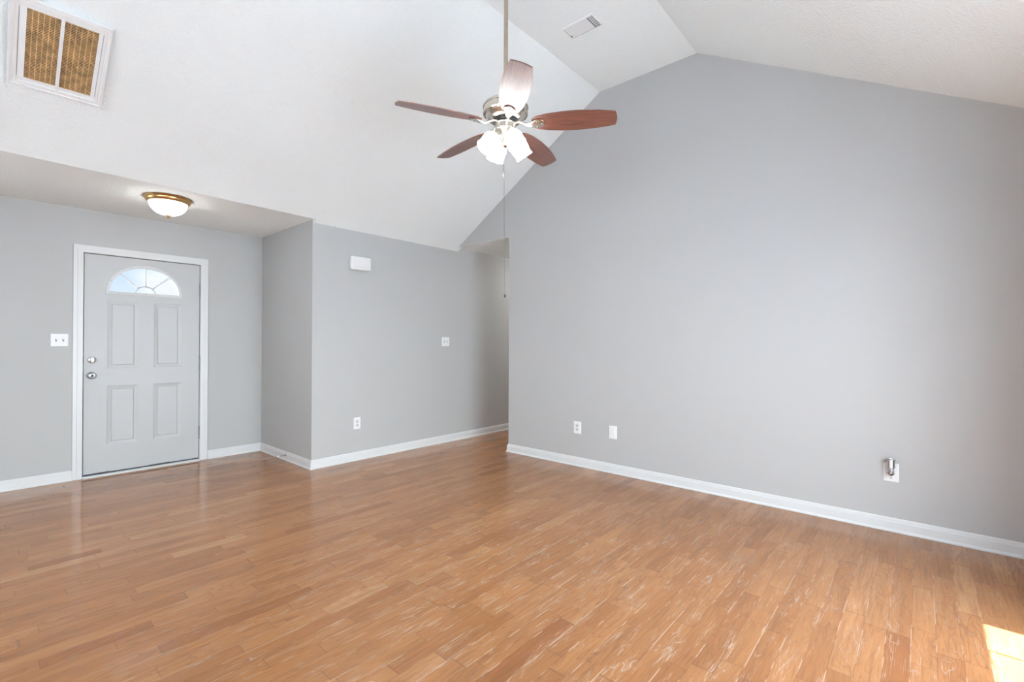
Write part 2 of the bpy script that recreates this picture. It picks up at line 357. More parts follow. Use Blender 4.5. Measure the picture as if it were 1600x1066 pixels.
# right wall and the gable over the hall opening, faces -X; local x = -Y
def zr(Y):
    if Y > YK1: return ZT+SL*(YT-Y)
    if Y > YK2: return ZK
    return ZK-0.575*(YK2-Y)
E_ = 0.03
yg = YT-(ZH-ZT)/SL
wall('wall_right', [[(-YH, 0), (-YB+0.18, 0), (-YB+0.18, zr(YB-0.18)+E_), (-YK2, ZK+E_), (-YK1, ZK+E_), (-(YT-0.005), zr(YT-0.005)+E_+0.03), (-(YT-0.005), ZH), (-YH, ZH)]], facing_left(XR), 0.115)
# hall side wall (faces +Y) and hall end
wall('wall_hall', [[(XR+0.115, 0), (XE, 0), (XE, ZH+0.05), (XR+0.115, ZH+0.05)]], facing_rear(YH), 0.115)
wall('wall_hall_end', [[(-YT-0.1, 0), (-YH+0.1, 0), (-YH+0.1, ZH+0.05), (-YT-0.1, ZH+0.05)]], facing_left(XE))
# rear wall with patio door and an added, unseen window, faces +Y
PX0, PX1, PZ = 1.10, 2.957, 2.03
RW = (-2.4, 0.75, -0.6, 2.05)
wall('wall_rear', [[(XL-0.14, 0), (PX0, 0), (PX0, PZ), (PX1, PZ), (PX1, 0), (XR, 0), (XR, ZB+0.06), (XL-0.14, ZB+0.06)],
     [(RW[0], RW[1]), (RW[0], RW[3]), (RW[2], RW[3]), (RW[2], RW[1])]], facing_rear(YB), 0.15)
# left wall with an added, unseen window for daylight, faces +X; local x = Y
LW = (-0.2, 0.5, 2.0, 2.15)
wall('wall_left', [[(YB, 0), (YD, 0), (YD, ZE+0.1), (YT-0.1, ZE+0.1), (YK1, ZK+E_), (YK2, ZK+E_), (YB, ZB+E_)],
     [(LW[0], LW[1]), (LW[0], LW[3]), (LW[2], LW[3]), (LW[2], LW[1])]], facing_right(XL), 0.14)

# ceilings
YE0, YE1 = 4.225, 4.445     # edge of the flat entry ceiling at the left wall and at the jog
def slab(name, pts, th=0.1):
    n = len(pts); v = [Vector(p) for p in pts]+[Vector(p)+Vector((0, 0, th)) for p in pts]
    f = [tuple(range(n)), tuple(n+i for i in reversed(range(n)))]+[(i, (i+1) % n, n+(i+1) % n, n+i) for i in range(n)]
    return struct(obj(name, v, f, CEIL))
slab('ceiling', [(XL-0.1, YK2, ZK), (XR+0.05, YK2, ZK), (XR+0.05, YK1, ZK), (XL-0.1, YK1, ZK)])
slab('ceiling', [(XL-0.1, YB-0.18, zr(YB-0.18)), (XR+0.05, YB-0.18, zr(YB-0.18)), (XR+0.05, YK2, ZK), (XL-0.1, YK2, ZK)])
slab('ceiling', [(XL-0.1, YK1, ZK), (XJ+0.022, YK1, ZK), (XJ+0.022, YE1, ZE), (XL-0.1, YE0, ZE)])
slab('ceiling', [(XJ+0.022, YK1, ZK), (XR+0.05, YK1, ZK), (XR+0.05, YT, ZT), (XJ+0.022, YT, ZT)])
slab('ceiling', [(XL-0.1, YE0, ZE), (XJ+0.022, YE1, ZE), (XJ+0.022, YD+0.05, ZE), (XL-0.1, YD+0.05, ZE)])
slab('ceiling', [(XR+0.001, YH, ZH-0.002), (XE, YH, ZH-0.002), (XE, YT+0.05, ZH-0.002), (XR+0.001, YT+0.05, ZH-0.002)], 0.06)

# baseboards: profile (distance off wall, height) swept between mitred ends
PROF = [(0, 0), (0.020, 0), (0.020, 0.007), (0.013, 0.019), (0.0125, 0.064), (0.0085, 0.070), (0.008, 0.078), (0.004, 0.088), (0, 0.090)]
def baseboard(name, a, b, n, ma=0, mb=0):
    """a, b: ends of the wall foot; n: unit normal into room; ma/mb: +1 inside corner, -1 outside corner, 0 square"""
    a = Vector((*a, 0)); b = Vector((*b, 0)); n = Vector((*n, 0)); d = (b-a).normalized()
    ra = [a+n*o+d*o*ma+Vector((0, 0, z)) for o, z in PROF]; rb = [b+n*o-d*o*mb+Vector((0, 0, z)) for o, z in PROF]
    k = len(PROF); f = [(i, (i+1) % k, k+(i+1) % k, k+i) for i in range(k)]+[tuple(range(k)), tuple(k+i for i in reversed(range(k)))]
    return struct(obj(name, ra+rb, f, TRIM))
baseboard('baseboard_entry', (XL, YD), (0.578, YD), (0, -1), 1, 0)
baseboard('baseboard_entry', (1.631, YD), (XJ, YD), (0, -1), 0, 1)
baseboard('baseboard_jog', (XJ, YD), (XJ, YT), (-1, 0), 1, -1)
baseboard('baseboard_back', (XJ, YT), (XE, YT), (0, -1), -1, 1)
baseboard('baseboard_right', (XR, YH), (XR, YB), (-1, 0), -1, 1)
baseboard('baseboard_hall', (XR, YH), (XE, YH), (0, 1), -1, 1)
baseboard('baseboard_rear', (PX1+0.07, YB), (XR, YB), (0, 1), 0, 1)
baseboard('baseboard_rear', (XL, YB), (PX0-0.07, YB), (0, 1), 1, 0)
baseboard('baseboard_left', (XL, YB), (XL, YD), (1, 0), 1, 1)

# ------------------------------------------------------------ front door
T = facing_front(YD)
dr = empty('door_1', 'white front door with a half round fan window in the entry', None, (1.10, YD, 0), kind='structure')
def on(parent, name, g, m, **kw):
    """build world-space mesh, then hang it under the parent keeping its place; the mesh origin sits at the parent"""
    off = parent.location.copy()
    g.v = [p-off for p in g.v]
    return g.build(name, m, parent, **kw)
def sub(parent, name, g, m, root, **kw):
    g.v = [p-root.location for p in g.v]
    return g.build(name, m, parent, **kw)
SX0, SX1, SZ0, SZ1 = 0.6530, 1.5515, 0.030, 2.0395
# casing: three stepped boards as one trim
cas = G()
outer = [(0.578, 0), (0.578, 2.112), (1.629, 2.112), (1.629, 0), (1.560, 0), (1.560, 2.046), (0.646, 2.046), (0.646, 0)]
cas.prism([outer], 0, 0.014, T)
inn = [(0.606, 0.0), (0.606, 2.084), (1.601, 2.084), (1.601, 0.0), (1.560, 0), (1.560, 2.046), (0.646, 2.046), (0.646, 0)]
cas.prism([inn], 0.013, 0.018, T)
on(dr, 'casing', cas, TRIM, bevel=0.003)
jm = G()
jm.prism([[(DX0, 0.0), (DX0, DZ1), (DX1, DZ1), (DX1, 0.0), (1.5575, 0.0), (1.5575, 2.0450), (0.6465, 2.0450), (0.6465, 0.0)]], -0.139, 0.0, T)
on(dr, 'jamb', jm, TRIM)
# slab with holes for fan window and the four pressed panels
FCX, FZB = 1.0995, 1.711
def fan_arc(rx, rz, zb, n=28, x0=FCX): return [(x0+rx*math.cos(PI*k/n), zb+rz*math.sin(PI*k/n)) for k in range(n+1)]
PAN = [(0.815, 0.988, 1.046, 1.622), (1.166, 0.988, 1.397, 1.622), (0.815, 0.276, 1.046, 0.828), (1.166, 0.276, 1.397, 0.828)]
holes = [list(reversed(rect(*p))) for p in PAN]+[list(reversed(fan_arc(0.276, 0.246, FZB-0.004)))]
sl = G().prism([rect(SX0, SZ0, SX1, SZ1)]+holes, -0.044, -0.002, T)
slabo = on(dr, 'slab', sl, DOORW)
for x0, z0, x1, z1 in PAN:
    g = G(); rings = []
    for ins, dep in ((0, -0.002), (0.004, -0.0035), (0.012, -0.0055), (0.022, -0.0075), (0.031, -0.0085), (0.035, -0.003), (0.039, -0.001), (0.045, -0.001)):
        rings.append([(x0+ins, z0+ins, dep), (x1-ins, z0+ins, dep), (x1-ins, z1-ins, dep), (x0+ins, z1-ins, dep)])
    g.loft(rings, T); sub(slabo, 'panel', g, DOORW, dr)
# fan window frame with muntins
fr = G()
fr.prism([fan_arc(0.296, 0.292-0.026, FZB)+[(FCX-0.296, FZB-0.026), (FCX+0.296, FZB-0.026)], list(reversed(fan_arc(0.271, 0.241, FZB)))], -0.02, 0.007, T)
fr.prism([fan_arc(0.284, 0.254, FZB)+[(FCX-0.284, FZB-0.014), (FCX+0.284, FZB-0.014)], list(reversed(fan_arc(0.271, 0.241, FZB)))], 0.006, 0.011, T)
ffo = on(dr, 'fan_window_frame', fr, OFFWHITE, bevel=0.002)
mu = G()
mu.prism([fan_arc(0.083, 0.070, FZB)+list(reversed(fan_arc(0.071, 0.058, FZB)))], -0.022, -0.006, T)
for ang in (45, 90, 135):
    a = math.radians(ang)
    p0 = Vector((FCX+0.075*math.cos(a), FZB+0.062*math.sin(a))); p1 = Vector((FCX+0.275*math.cos(a), FZB+0.245*math.sin(a)))
    d = (p1-p0).normalized(); nn = Vector((-d.y, d.x))*0.0062
    mu.prism([[tuple(p0-nn), tuple(p1-nn), tuple(p1+nn), tuple(p0+nn)]], -0.022, -0.006, T)
sub(ffo, 'muntin', mu, mat('grey_white_muntin', (0.55, 0.56, 0.58), 0.5, noise=(10, 0.02)), dr)
for x, z in ((FCX-0.12, FZB+0.2335), (FCX+0.13, FZB+0.230), (FCX-0.262, FZB+0.10), (FCX+0.262, FZB+0.10), (FCX-0.20, FZB-0.013), (FCX, FZB-0.013), (FCX+0.2, FZB-0.013)):
    sc_ = G().lathe([(0.0001, 0), (0.0035, 0.0005), (0.0035, -0.001)], 8, lambda p, x=x, z=z: T(Vector((x+p.x, z+p.y, 0.0115+p.z))))
    sub(ffo, 'screw', sc_, HINGE, dr)
gp = G().prism([fan_arc(0.275, 0.245, FZB-0.003)], -0.026, -0.023, T)
on(dr, 'fan_window_pane', gp, GLASS)
# weather strip shadow gap and threshold
wsx = G()
wsx.box((SX0, SZ0-0.012, -0.035), (SX1, SZ0, -0.006), T)
for x0, x1, z in ((0.652, 0.86, 0.026), (1.14, 1.33, 0.022)):
    wsx.prism([[(x0, SZ0-0.012), (x1, SZ0-0.008), (x1-0.03, SZ0+0.004), ((x0+x1)/2, SZ0+0.003), (x0, SZ0+0.003)]], -0.02, -0.0005, T)
on(dr, 'door_sweep', wsx, RUBBER)
th = G().prism([[(-0.10, 0.0005), (0.030, 0.0005), (0.030, 0.006), (0.012, 0.017), (-0.10, 0.018)]], 0.647, 1.557, lambda p: Vector((p.z, YD-p.x, p.y)))
on(dr, 'threshold', th, TRIM)
# deadbolt, knob
db = G().lathe([(0.031, 0), (0.031, 0.004), (0.027, 0.010), (0.022, 0.012)], 28, lambda p: T(Vector((0.708+p.x, 1.072+p.y, p.z-0.002))))
dbo = on(dr, 'deadbolt', db, CHROME, smooth=35)
tn = G().box((0.690, 1.069, 0.010), (0.726, 1.075, 0.021), T)
sub(dbo, 'thumb_turn', tn, STEEL, dr, bevel=0.002)
kb = G().lathe([(0.033, 0), (0.033, 0.004), (0.028, 0.009), (0.014, 0.013), (0.012, 0.03), (0.018, 0.038), (0.027, 0.048), (0.0285, 0.058), (0.025, 0.066), (0.014, 0.069)], 32, lambda p: T(Vector((0.706+p.x, 0.930+p.y, p.z-0.002))))
kbo = on(dr, 'knob', kb, STEEL, smooth=35)
kk = G().lathe([(0.010, 0), (0.010, 0.002), (0.004, 0.002)], 20, lambda p: T(Vector((0.706+p.x, 0.930+p.y, 0.067+p.z))))
sub(kbo, 'lock_button', kk, DARK, dr)
for z in (1.075, 0.935):
    g = G().box((0.6475, z-0.028, -0.02), (0.6512, z+0.028, -0.0015), T); on(dr, 'strike_plate', g, RUBBER)
for z0, z1 in ((1.72, 1.845), (0.98, 1.085), (0.228, 0.355)):
    g = G(); g.lathe([(0.0065, z0), (0.0065, z1), (0.0045, z1+0.003)], 10, lambda p: Vector((1.556+p.x, YD-0.007+p.y, p.z)))
    for k in range(3): g.lathe([(0.0074, z0+k*0.04), (0.0074, z0+k*0.04+0.018)], 10, lambda p: Vector((1.556+p.x, YD-0.007+p.y, p.z)))
    on(dr, 'hinge', g, HINGE)
# stop set back behind the slab, coloured black as shade in the reveal
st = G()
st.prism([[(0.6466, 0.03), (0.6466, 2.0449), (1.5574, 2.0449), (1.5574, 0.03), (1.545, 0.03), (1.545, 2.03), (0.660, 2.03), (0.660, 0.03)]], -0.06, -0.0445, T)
on(dr, 'stop_shade_strip', st, RUBBER)

# ------------------------------------------------------------ patio door, and unseen windows added for more daylight
pdn = empty('door_2', 'white framed glass patio door in the rear wall', None, ((PX0+PX1)/2, YB, 0), kind='structure')
Tr = facing_rear(YB)
fw = 0.045
on(pdn, 'casing', G().prism([[(PX0-0.07, 0), (PX0-0.07, PZ+0.07), (PX1+0.07, PZ+0.07), (PX1+0.07, 0), (PX1, 0), (PX1, PZ), (PX0, PZ), (PX0, 0)]], 0, 0.016, Tr), TRIM)
fg = G()
mid = (PX0+PX1)/2
for a, b in ((PX0, mid), (mid, PX1)):
    fg.prism([rect(a, 0.001, b, PZ), list(reversed(rect(a+fw if a == PX0 else a+fw, 0.08, b-0.002 if b == PX1 else b-fw, PZ-0.002)))], -0.12, -0.075, Tr)
for x in (2.714, 2.471): fg.box((x-0.006, 0.08, -0.10), (x+0.006, PZ-0.01, -0.085), Tr)
for x in (1.39, 1.63): fg.box((x-0.006, 0.08, -0.10), (x+0.006, PZ-0.01, -0.085), Tr)
on(pdn, 'sash_frame', fg, TRIM)
for a, b in ((PX0+0.02, mid-0.02), (mid+0.02, PX1-0.001)):
    on(pdn, 'pane', G().box((a, 0.07, -0.095), (b, PZ-0.001, -0.091), Tr), GLASS)
def window(name, label, r, T, cx):
    w = empty(name, label, None, cx, kind='structure'); x0, z0, x1, z1 = r
    on(w, 'casing', G().prism([rect(x0-0.07, z0-0.07, x1+0.07, z1+0.07), list(reversed(rect(x0, z0, x1, z1)))], 0, 0.016, T), TRIM)
    g = G(); g.prism([rect(x0, z0, x1, z1), list(reversed(rect(x0+0.04, z0+0.04, x1-0.04, z1-0.04)))], -0.11, -0.06, T)
    g.box((x0+0.04, (z0+z1)/2-0.02, -0.10), (x1-0.04, (z0+z1)/2+0.02, -0.07), T)
    on(w, 'sash_frame', g, TRIM); on(w, 'pane', G().box((x0+0.03, z0+0.03, -0.088), (x1-0.03, z1-0.03, -0.084), T), GLASS)
window('added_window_1', 'added white framed window, out of view, bringing daylight through the left wall', LW, facing_right(XL), (XL, 0.9, 0.5))
window('added_window_3', 'added white framed window, out of view, bringing daylight far left of the front door', FW, facing_front(YD), (-1.95, YD, 0.7))
window('added_window_2', 'added white framed window, out of view, bringing daylight through the rear wall', RW, facing_rear(YB), (-1.5, YB, 0.75))

# ------------------------------------------------------------ wall plates
def T_at(T, cx, cz): return lambda p: T(Vector((cx+p.x, cz+p.y, p.z)))
def plate_loft(g, w, h, T, n=4):
    rings = []
    for ins, dep in ((0, 0.0), (0, 0.003), (0.002, 0.0055), (0.006, 0.0065)):
        rings.append([(x, y, dep) for x, y in rrect(-w/2+ins, -h/2+ins, w/2-ins, h/2-ins, 0.004, 3)])
    g.loft(rings, T)
def screws(T, pts, po, r, m):
    for x, y in pts:
        g = G().lathe([(0.0032, 0.006), (0.0032, 0.0072), (0.001, 0.0076)], 10, lambda p, x=x, y=y: T(Vector((x+p.x, y+p.y, p.z))))
        sub(po, 'screw', g, m, r)
def switch2(label, T, w, h, group):
    r = empty('light_switch', label, 'light switch', T(Vector((0, 0, 0))), group)
    g = G(); plate_loft(g, w, h, T); po = on(r, 'wall_plate', g, PLASTIC)
    for sx in (-0.023, 0.023):
        s = G().box((sx-0.006, -0.0125, 0.0062), (sx+0.006, 0.0125, 0.0075), T)
        so = on(r, 'toggle_slot', s, mat('toggle_recess', (0.25, 0.25, 0.25), 0.6, noise=(30, 0.1)))
        tg = G().prism([[(-0.0045, 0.006), (0.0055, 0.006), (0.012, 0.020), (0.007, 0.022)]], sx-0.0038, sx+0.0038, lambda p: T(Vector((p.z, p.x, p.y))))
        sub(so, 'toggle', tg, PLASTIC, r)
    screws(T, [(-0.023, 0.03), (0.023, 0.03), (-0.023, -0.03), (0.023, -0.03)], po, r, OFFWHITE)
    return r
switch2('white double light switch on the grey wall left of the front door', T_at(facing_front(YD), 0.4945, 1.251), 0.114, 0.112, None)
switch2('small white double light switch on the back wall near the hall', T_at(facing_front(YT), 3.873, 1.255), 0.122, 0.112, None)
def outlet(label, T, w=0.078, h=0.122):
    r = empty('wall_outlet', label, 'outlet', T(Vector((0, 0, 0))))
    g = G(); plate_loft(g, w, h, T); po = on(r, 'wall_plate', g, PLASTIC)
    for sy in (-0.0195, 0.0195):
        loop = [(x, y+sy) for x, y in rrect(-0.0165, -0.0145, 0.0165, 0.0145, 0.009, 5)]
        ro = on(r, 'receptacle', G().prism([loop], 0.006, 0.0085, T), OFFWHITE)
        s = G(); s.box((-0.0085, sy-0.002, 0.0083), (-0.0058, sy+0.008, 0.0089), T); s.box((0.0055, sy-0.001, 0.0083), (0.0082, sy+0.007, 0.0089), T)
        s.lathe([(0.0032, 0.0083), (0.0032, 0.0089)], 10, lambda p: T(Vector((p.x, sy-0.008+p.y, p.z))))
        sub(ro, 'slot', s, DARK, r)
    screws(T, [(0, 0)], po, r, OFFWHITE)
outlet('white outlet low on the back wall under the door chime box', T_at(facing_front(YT), 2.659, 0.390))
outlet('white duplex outlet low on the right wall, left of the blank plate', T_at(facing_left(XR), -2.632, 0.389), 0.086, 0.124)
# blank plate
T2 = T_at(facing_left(XR), -2.230, 0.390)
r = empty('blank_wall_plate', 'plain white rocker style plate low on the right wall, right of the duplex outlet', 'wall plate', T2(Vector((0, 0, 0))))
g = G(); plate_loft(g, 0.084, 0.124, T2); on(r, 'wall_plate', g, PLASTIC)
g = G(); g.loft([[(x, y, d) for x, y in rrect(-0.0235+i, -0.046+i, 0.0235-i, 0.046-i, 0.003, 3)] for i, d in ((0, 0.006), (0, 0.008), (0.003, 0.0092))], T2); on(r, 'insert', g, PLASTIC)
# plate with the chrome fitting
T3 = T_at(facing_left(XR), -0.155, 0.391)
r = empty('gas_key_valve', 'white wall plate carrying an upright chrome valve fitting near the sun patch', 'valve', T3(Vector((0, 0, 0))))
g = G(); plate_loft(g, 0.082, 0.124, T3); po = on(r, 'wall_plate', g, PLASTIC)
sub(po, 'screw', G().lathe([(0.0045, 0.006), (0.0045, 0.0078), (0.001, 0.008)], 12, lambda p: T3(Vector((0.0+p.x, -0.037+p.y, p.z)))), HINGE, r)
up_at = lambda p: T3(Vector((p.x, p.z, 0.046+p.y)))
fit = G().lathe([(0.006, -0.016), (0.012, -0.012), (0.020, 0.000), (0.0205, 0.003), (0.0135, 0.005), (0.0135, 0.034), (0.019, 0.037), (0.0215, 0.040), (0.0215, 0.088), (0.0245, 0.090), (0.0245, 0.095), (0.020, 0.096), (0.018, 0.080)], 32, up_at)
fo = on(r, 'valve_body', fit, CHROME, smooth=35)
on(r, 'stem', G().tube([(0, 0.012, 0.006), (0, 0.012, 0.044)], 0.007, 14, T3), CHROME, smooth=35)
sub(fo, 'collar', G().lathe([(0.0150, 0.010), (0.0155, 0.013), (0.0155, 0.028), (0.0150, 0.031)], 8, up_at), STEEL, r)

# ------------------------------------------------------------ door chime
Tc = T_at(facing_front(YT), 2.676, 2.072)
r = empty('door_chime', 'white rectangular door chime box high on the back wall', 'door chime', Tc(Vector((0, 0, 0))))
g = G(); g.loft([[(x, y, d) for x, y in rrect(-0.112+i, -0.068+i, 0.112-i, 0.068-i, 0.012, 4)] for i, d in ((0.004, 0.0), (0.004, 0.008))], Tc); on(r, 'back_plate', g, OFFWHITE)
g = G(); g.loft([[(x, y, d) for x, y in rrect(-0.116+i, -0.072+i, 0.116-i, 0.072-i, 0.016, 5)] for i, d in ((0, 0.007), (0, 0.034), (0.004, 0.042), (0.012, 0.047))], Tc); co_ = on(r, 'cover', g, PLASTIC, smooth=30)
sub(co_, 'groove', G().box((-0.106, -0.040, 0.0465), (0.106, -0.037, 0.0475), Tc), OFFWHITE, r)

# ------------------------------------------------------------ spring door stop
r = empty('door_stop', 'small spring door stop with white tip on the baseboard right of the front door', 'door stop', (XJ-0.0125, 5.03, 0.055))
spg = [(-(0.008+0.062*k/90), 0.0045*math.cos(k*0.9), 0.0045*math.sin(k*0.9)) for k in range(91)]
G().tube(spg, 0.0011, 6).build('spring', STEEL, r)
G().lathe([(0.010, 0), (0.010, 0.004), (0.006, 0.010)], 14, lambda p: Vector((-p.z, p.x, p.y))).build('base', HINGE, r)
G().lathe([(0.006, 0.066), (0.0075, 0.070), (0.0075, 0.084), (0.005, 0.087)], 14, lambda p: Vector((-p.z, p.x, p.y))).build('tip', PLASTIC, r)

# ------------------------------------------------------------ flush ceiling light
r = empty('ceiling_light', 'lit flush dome light with brass rim on the low entry ceiling', 'ceiling light', (1.063, 4.753, ZE))
G().lathe([(0.150, 0.0), (0.168, -0.001), (0.170, -0.006), (0.166, -0.012), (0.158, -0.018), (0.156, -0.028), (0.148, -0.038), (0.144, -0.042), (0.136, -0.044), (0.13, -0.030)], 56).build('rim', BRASS, r, smooth=35)
dome = [(0.1335, -0.034)]+[(0.134*math.cos(a*PI/2/12)**0.85 if a < 12 else 0.002, -0.036-0.104*math.sin(a*PI/2/12)) for a in range(0, 13)]
G().lathe(dome, 48).build('glass_shade', DOME, r, smooth=True)
G().lathe([(0.004, -0.136), (0.020, -0.139), (0.021, -0.143), (0.010, -0.147), (0.008, -0.153), (0.011, -0.157), (0.006, -0.163), (0.002, -0.166)], 20).build('finial', BRASS, r, smooth=35)

r = empty('ceiling_light', 'added unseen dome light brightening the hallway beyond the right wall', 'ceiling light', (6.1, (YH+YT)/2, ZH-0.002))  # added lamp, out of view, to lift the hall brightness
for ch_ in [o for o in C.objects if o.parent and o.parent.name == 'ceiling_light']:
    c_ = ch_.copy(); C.objects.link(c_); c_.parent = r; c_.data = c_.data.copy()
    if c_.name.startswith('glass_shade'): c_.data.materials[0] = emis('hall_fill_glow', (1.0, 0.97, 0.93), 120.0)

# ------------------------------------------------------------ return air grille on the slope
slope_n = Vector((0, SL, 1)).normalized(); v_ax = Vector((0, -1, SL)).normalized()     # v runs up the slope
g_or = Vector((0.112, 3.930, ZT+SL*(YT-3.930)))
# the slope over the entry side is slightly steeper; seat the grille on it
def zslope(x, y):
    ye = YE0+(YE1-YE0)*(x-(XL-0.1))/(XJ+0.022-XL+0.1); return ZE+(ZK-ZE)*(ye-y)/(ye-YK1)
pz = lambda x, y: Vector((x, y, zslope(x, y)))
A_, B_, D_ = pz(0.112, 3.928), pz(0.520, 3.928), pz(0.112, 3.466)
ux = (B_-A_).normalized(); vv0 = (D_-A_); v_ax = (vv0-ux*vv0.dot(ux)).normalized(); nn_ = v_ax.cross(ux)
if nn_.z > 0: nn_ = -nn_
TG = lambda p: A_+ux*p.x+v_ax*p.y+nn_*p.z
GW, GH = 0.408, 0.545
r = empty('return_air_grille', 'white return air grille with tan filter behind slats on the sloped ceiling', 'vent', TG(Vector((GW/2, GH/2, 0))))
fl = G(); fl.prism([rect(0, 0, GW, GH), list(reversed(rect(0.022, 0.024, GW-0.022, GH-0.024)))], 0.0, 0.006, TG)
fl.prism([rect(0.004, 0.004, GW-0.004, GH-0.004), list(reversed(rect(0.012, 0.012, GW-0.012, GH-0.012)))], 0.005, 0.010, TG)
on(r, 'outer_frame', fl, ENAMEL)
iF = G(); iF.prism([rect(0.023, 0.025, GW-0.023, GH-0.025), list(reversed(rect(0.034, 0.036, GW-0.034, GH-0.036)))], 0.0005, 0.008, TG)
iF.prism([rect(0.034, 0.036, GW-0.034, GH-0.036), list(reversed(rect(0.066, 0.062, 0.196, GH-0.058))), list(reversed(rect(0.212, 0.062, 0.352, GH-0.058)))], 0.0006, 0.0030, TG)
dro = on(r, 'door_frame', iF, ENAMEL)
on(r, 'filter', G().box((0.060, 0.056, 0.0003), (0.358, GH-0.052, 0.0006), TG), DUCT_SHADE)  # dark sheet whose colour stands for the shade inside the duct
nsl = 45
ys_ = [0.062+(GH-0.120)*(k+0.5)/nsl for k in range(nsl)]
for a, b in ((0.066, 0.196), (0.212, 0.352)):
    sw = G()
    for y in ys_: sw.box((a, y-0.0019, 0.0010), (b, y+0.0019, 0.0032), TG)
    on(r, 'slat_panel', sw, LATTE)
    wr = G()
    for k in range(1, 6):
        x = a+(b-a)*k/6; wr.box((x-0.0020, 0.062, 0.0012), (x+0.0020, GH-0.058, 0.0036), TG)
    on(r, 'filter_wire', wr, LATTE)
for a, b, e in ((0.040, 0.0655, 0.0365), (0.3525, 0.369, 0.370)):
    ws = G(); dt = G()
    for y in ys_:
        ws.box((a, y-0.0030, 0.0030), (b, y+0.0030, 0.0042), TG); dt.box((e, y-0.0022, 0.0030), (e+0.0028, y+0.0022, 0.0036), TG)
    on(r, 'blank_slat_panel', ws, ENAMEL); on(r, 'slat_gap_shade', dt, DARK)  # dark boxes coloured as the shade in the slat gaps
on(r, 'mullion', G().box((0.197, 0.036, 0.003), (0.211, GH-0.036, 0.0075), TG), ENAMEL)
on(r, 'latch', G().box((0.060, 0.012, 0.010), (0.075, 0.022, 0.013), TG), ENAMEL)

# ------------------------------------------------------------ supply register on the flat ceiling
TS = lambda p: Vector((p.x, p.y, ZK-p.z))
r = empty('ceiling_register', 'small white supply register on the flat tray ceiling above the fan', 'vent', (3.105, 1.995, ZK))
RX0, RX1, RY0, RY1 = 3.022, 3.188, 1.857, 2.136
g = G(); g.loft([[(x, y, d) for x, y in rect(RX0+i, RY0+i, RX1-i, RY1-i)] for i, d in ((0, 0.0), (0.001, 0.004), (0.012, 0.008), (0.013, 0.008))], TS, cap=False)
on(r, 'frame', g.prism([rect(RX0+0.012, RY0+0.012, RX1-0.012, RY1-0.012), list(reversed(rect(RX0+0.016, RY0+0.015, RX1-0.012, RY1-0.015)))], 0.003, 0.008, TS), ENAMEL)
on(r, 'duct_shade_sheet', G().box((RX0+0.014, RY0+0.013, 0.0006), (RX1-0.012, RY1-0.015, 0.0012), TS), DARK)  # dark sheet painted as the duct's shade behind the louvres
g = G()
for k in range(4):
    y = RY0+0.017+k*0.0115; g.box((RX0+0.016, y-0.0014, 0.0015), (RX1-0.012, y+0.0014, 0.0065), TS)
for k in range(6):
    x = RX0+0.030+k*0.021; g.box((x-0.0012, RY0+0.014, 0.0016), (x+0.0012, RY0+0.062, 0.0045), TS)
on(r, 'end_louvre', g, ENAMEL)
g = G()
for k in range(21):
    y = RY0+0.068+k*0.0068; g.box((RX0+0.016, y-0.0028, 0.0030), (RX1-0.012, y+0.0028, 0.0050), TS)
on(r, 'centre_louvre', g, ENAMEL)
g = G()
for k in range(5):
    y = RY1-0.069+k*0.0120; g.box((RX0+0.016, y-0.0056, 0.0035), (RX1-0.012, y+0.0056, 0.0065), TS)
on(r, 'end_louvre', g, ENAMEL)
on(r, 'damper_lever', G().box((RX1-0.050, RY1-0.022, 0.006), (RX1-0.046, RY1-0.013, 0.016), TS), HINGE)

# ------------------------------------------------------------ ceiling fan
FX, FY = 2.123, 1.913
fan = empty('ceiling_fan', 'five blade ceiling fan with cherry blades and four lit glass shades', 'ceiling fan', (FX, FY, ZK))
Z = lambda z: z-ZK
G().lathe([(0.012, Z(3.60)), (0.040, Z(3.61)), (0.062, Z(3.65)), (0.068, Z(3.70)), (0.068, 0)], 32).build('canopy', NICKEL, fan, smooth=35)
G().lathe([(0.0128, Z(2.76)), (0.0128, Z(3.62))], 20).build('downrod', ROD, fan, smooth=35)
G().lathe([(0.022, Z(2.80)), (0.030, Z(2.79)), (0.032, Z(2.75)), (0.05, Z(2.716))], 28).build('coupling_cover', NICKEL, fan, smooth=35)
hs = G().lathe([(0.045, Z(2.722)), (0.110, Z(2.706)), (0.132, Z(2.690)), (0.1385, Z(2.678)), (0.1385, Z(2.673)), (0.1345, Z(2.671)), (0.1345, Z(2.648)), (0.1375, Z(2.645)), (0.1375, Z(2.634)),
                (0.128, Z(2.630)), (0.118, Z(2.622)), (0.114, Z(2.614)), (0.108, Z(2.606)), (0.100, Z(2.600)), (0.085, Z(2.596)), (0.060, Z(2.594))], 64).build('motor_housing', NICKEL, fan, smooth=30)
for k in range(24):
    vs = G()
    a = 2*PI*k/24
    if k % 4 == 3: continue
    c, s_ = math.cos(a), math.sin(a); t_ = Vector((-s_, c, 0)); e = Vector((c, s_, 0))
    p0 = e*0.1268+Vector((0, 0, Z(2.6285))); nrm = (e*0.62+Vector((0, 0, -0.78))).normalized(); q = nrm.cross(t_)
    vs.add([p0+t_*0.011+q*0.0022, p0-t_*0.011+q*0.0022, p0-t_*0.011-q*0.0022, p0+t_*0.011-q*0.0022]+[p0+nrm*0.0012+t_*0.011+q*0.0022, p0+nrm*0.0012-t_*0.011+q*0.0022, p0+nrm*0.0012-t_*0.011-q*0.0022, p0+nrm*0.0012+t_*0.011-q*0.0022],
           [(0,1,2,3),(4,7,6,5),(0,4,5,1),(1,5,6,2),(2,6,7,3),(3,7,4,0)])
    vs.build('vent_slot', DARK, hs)
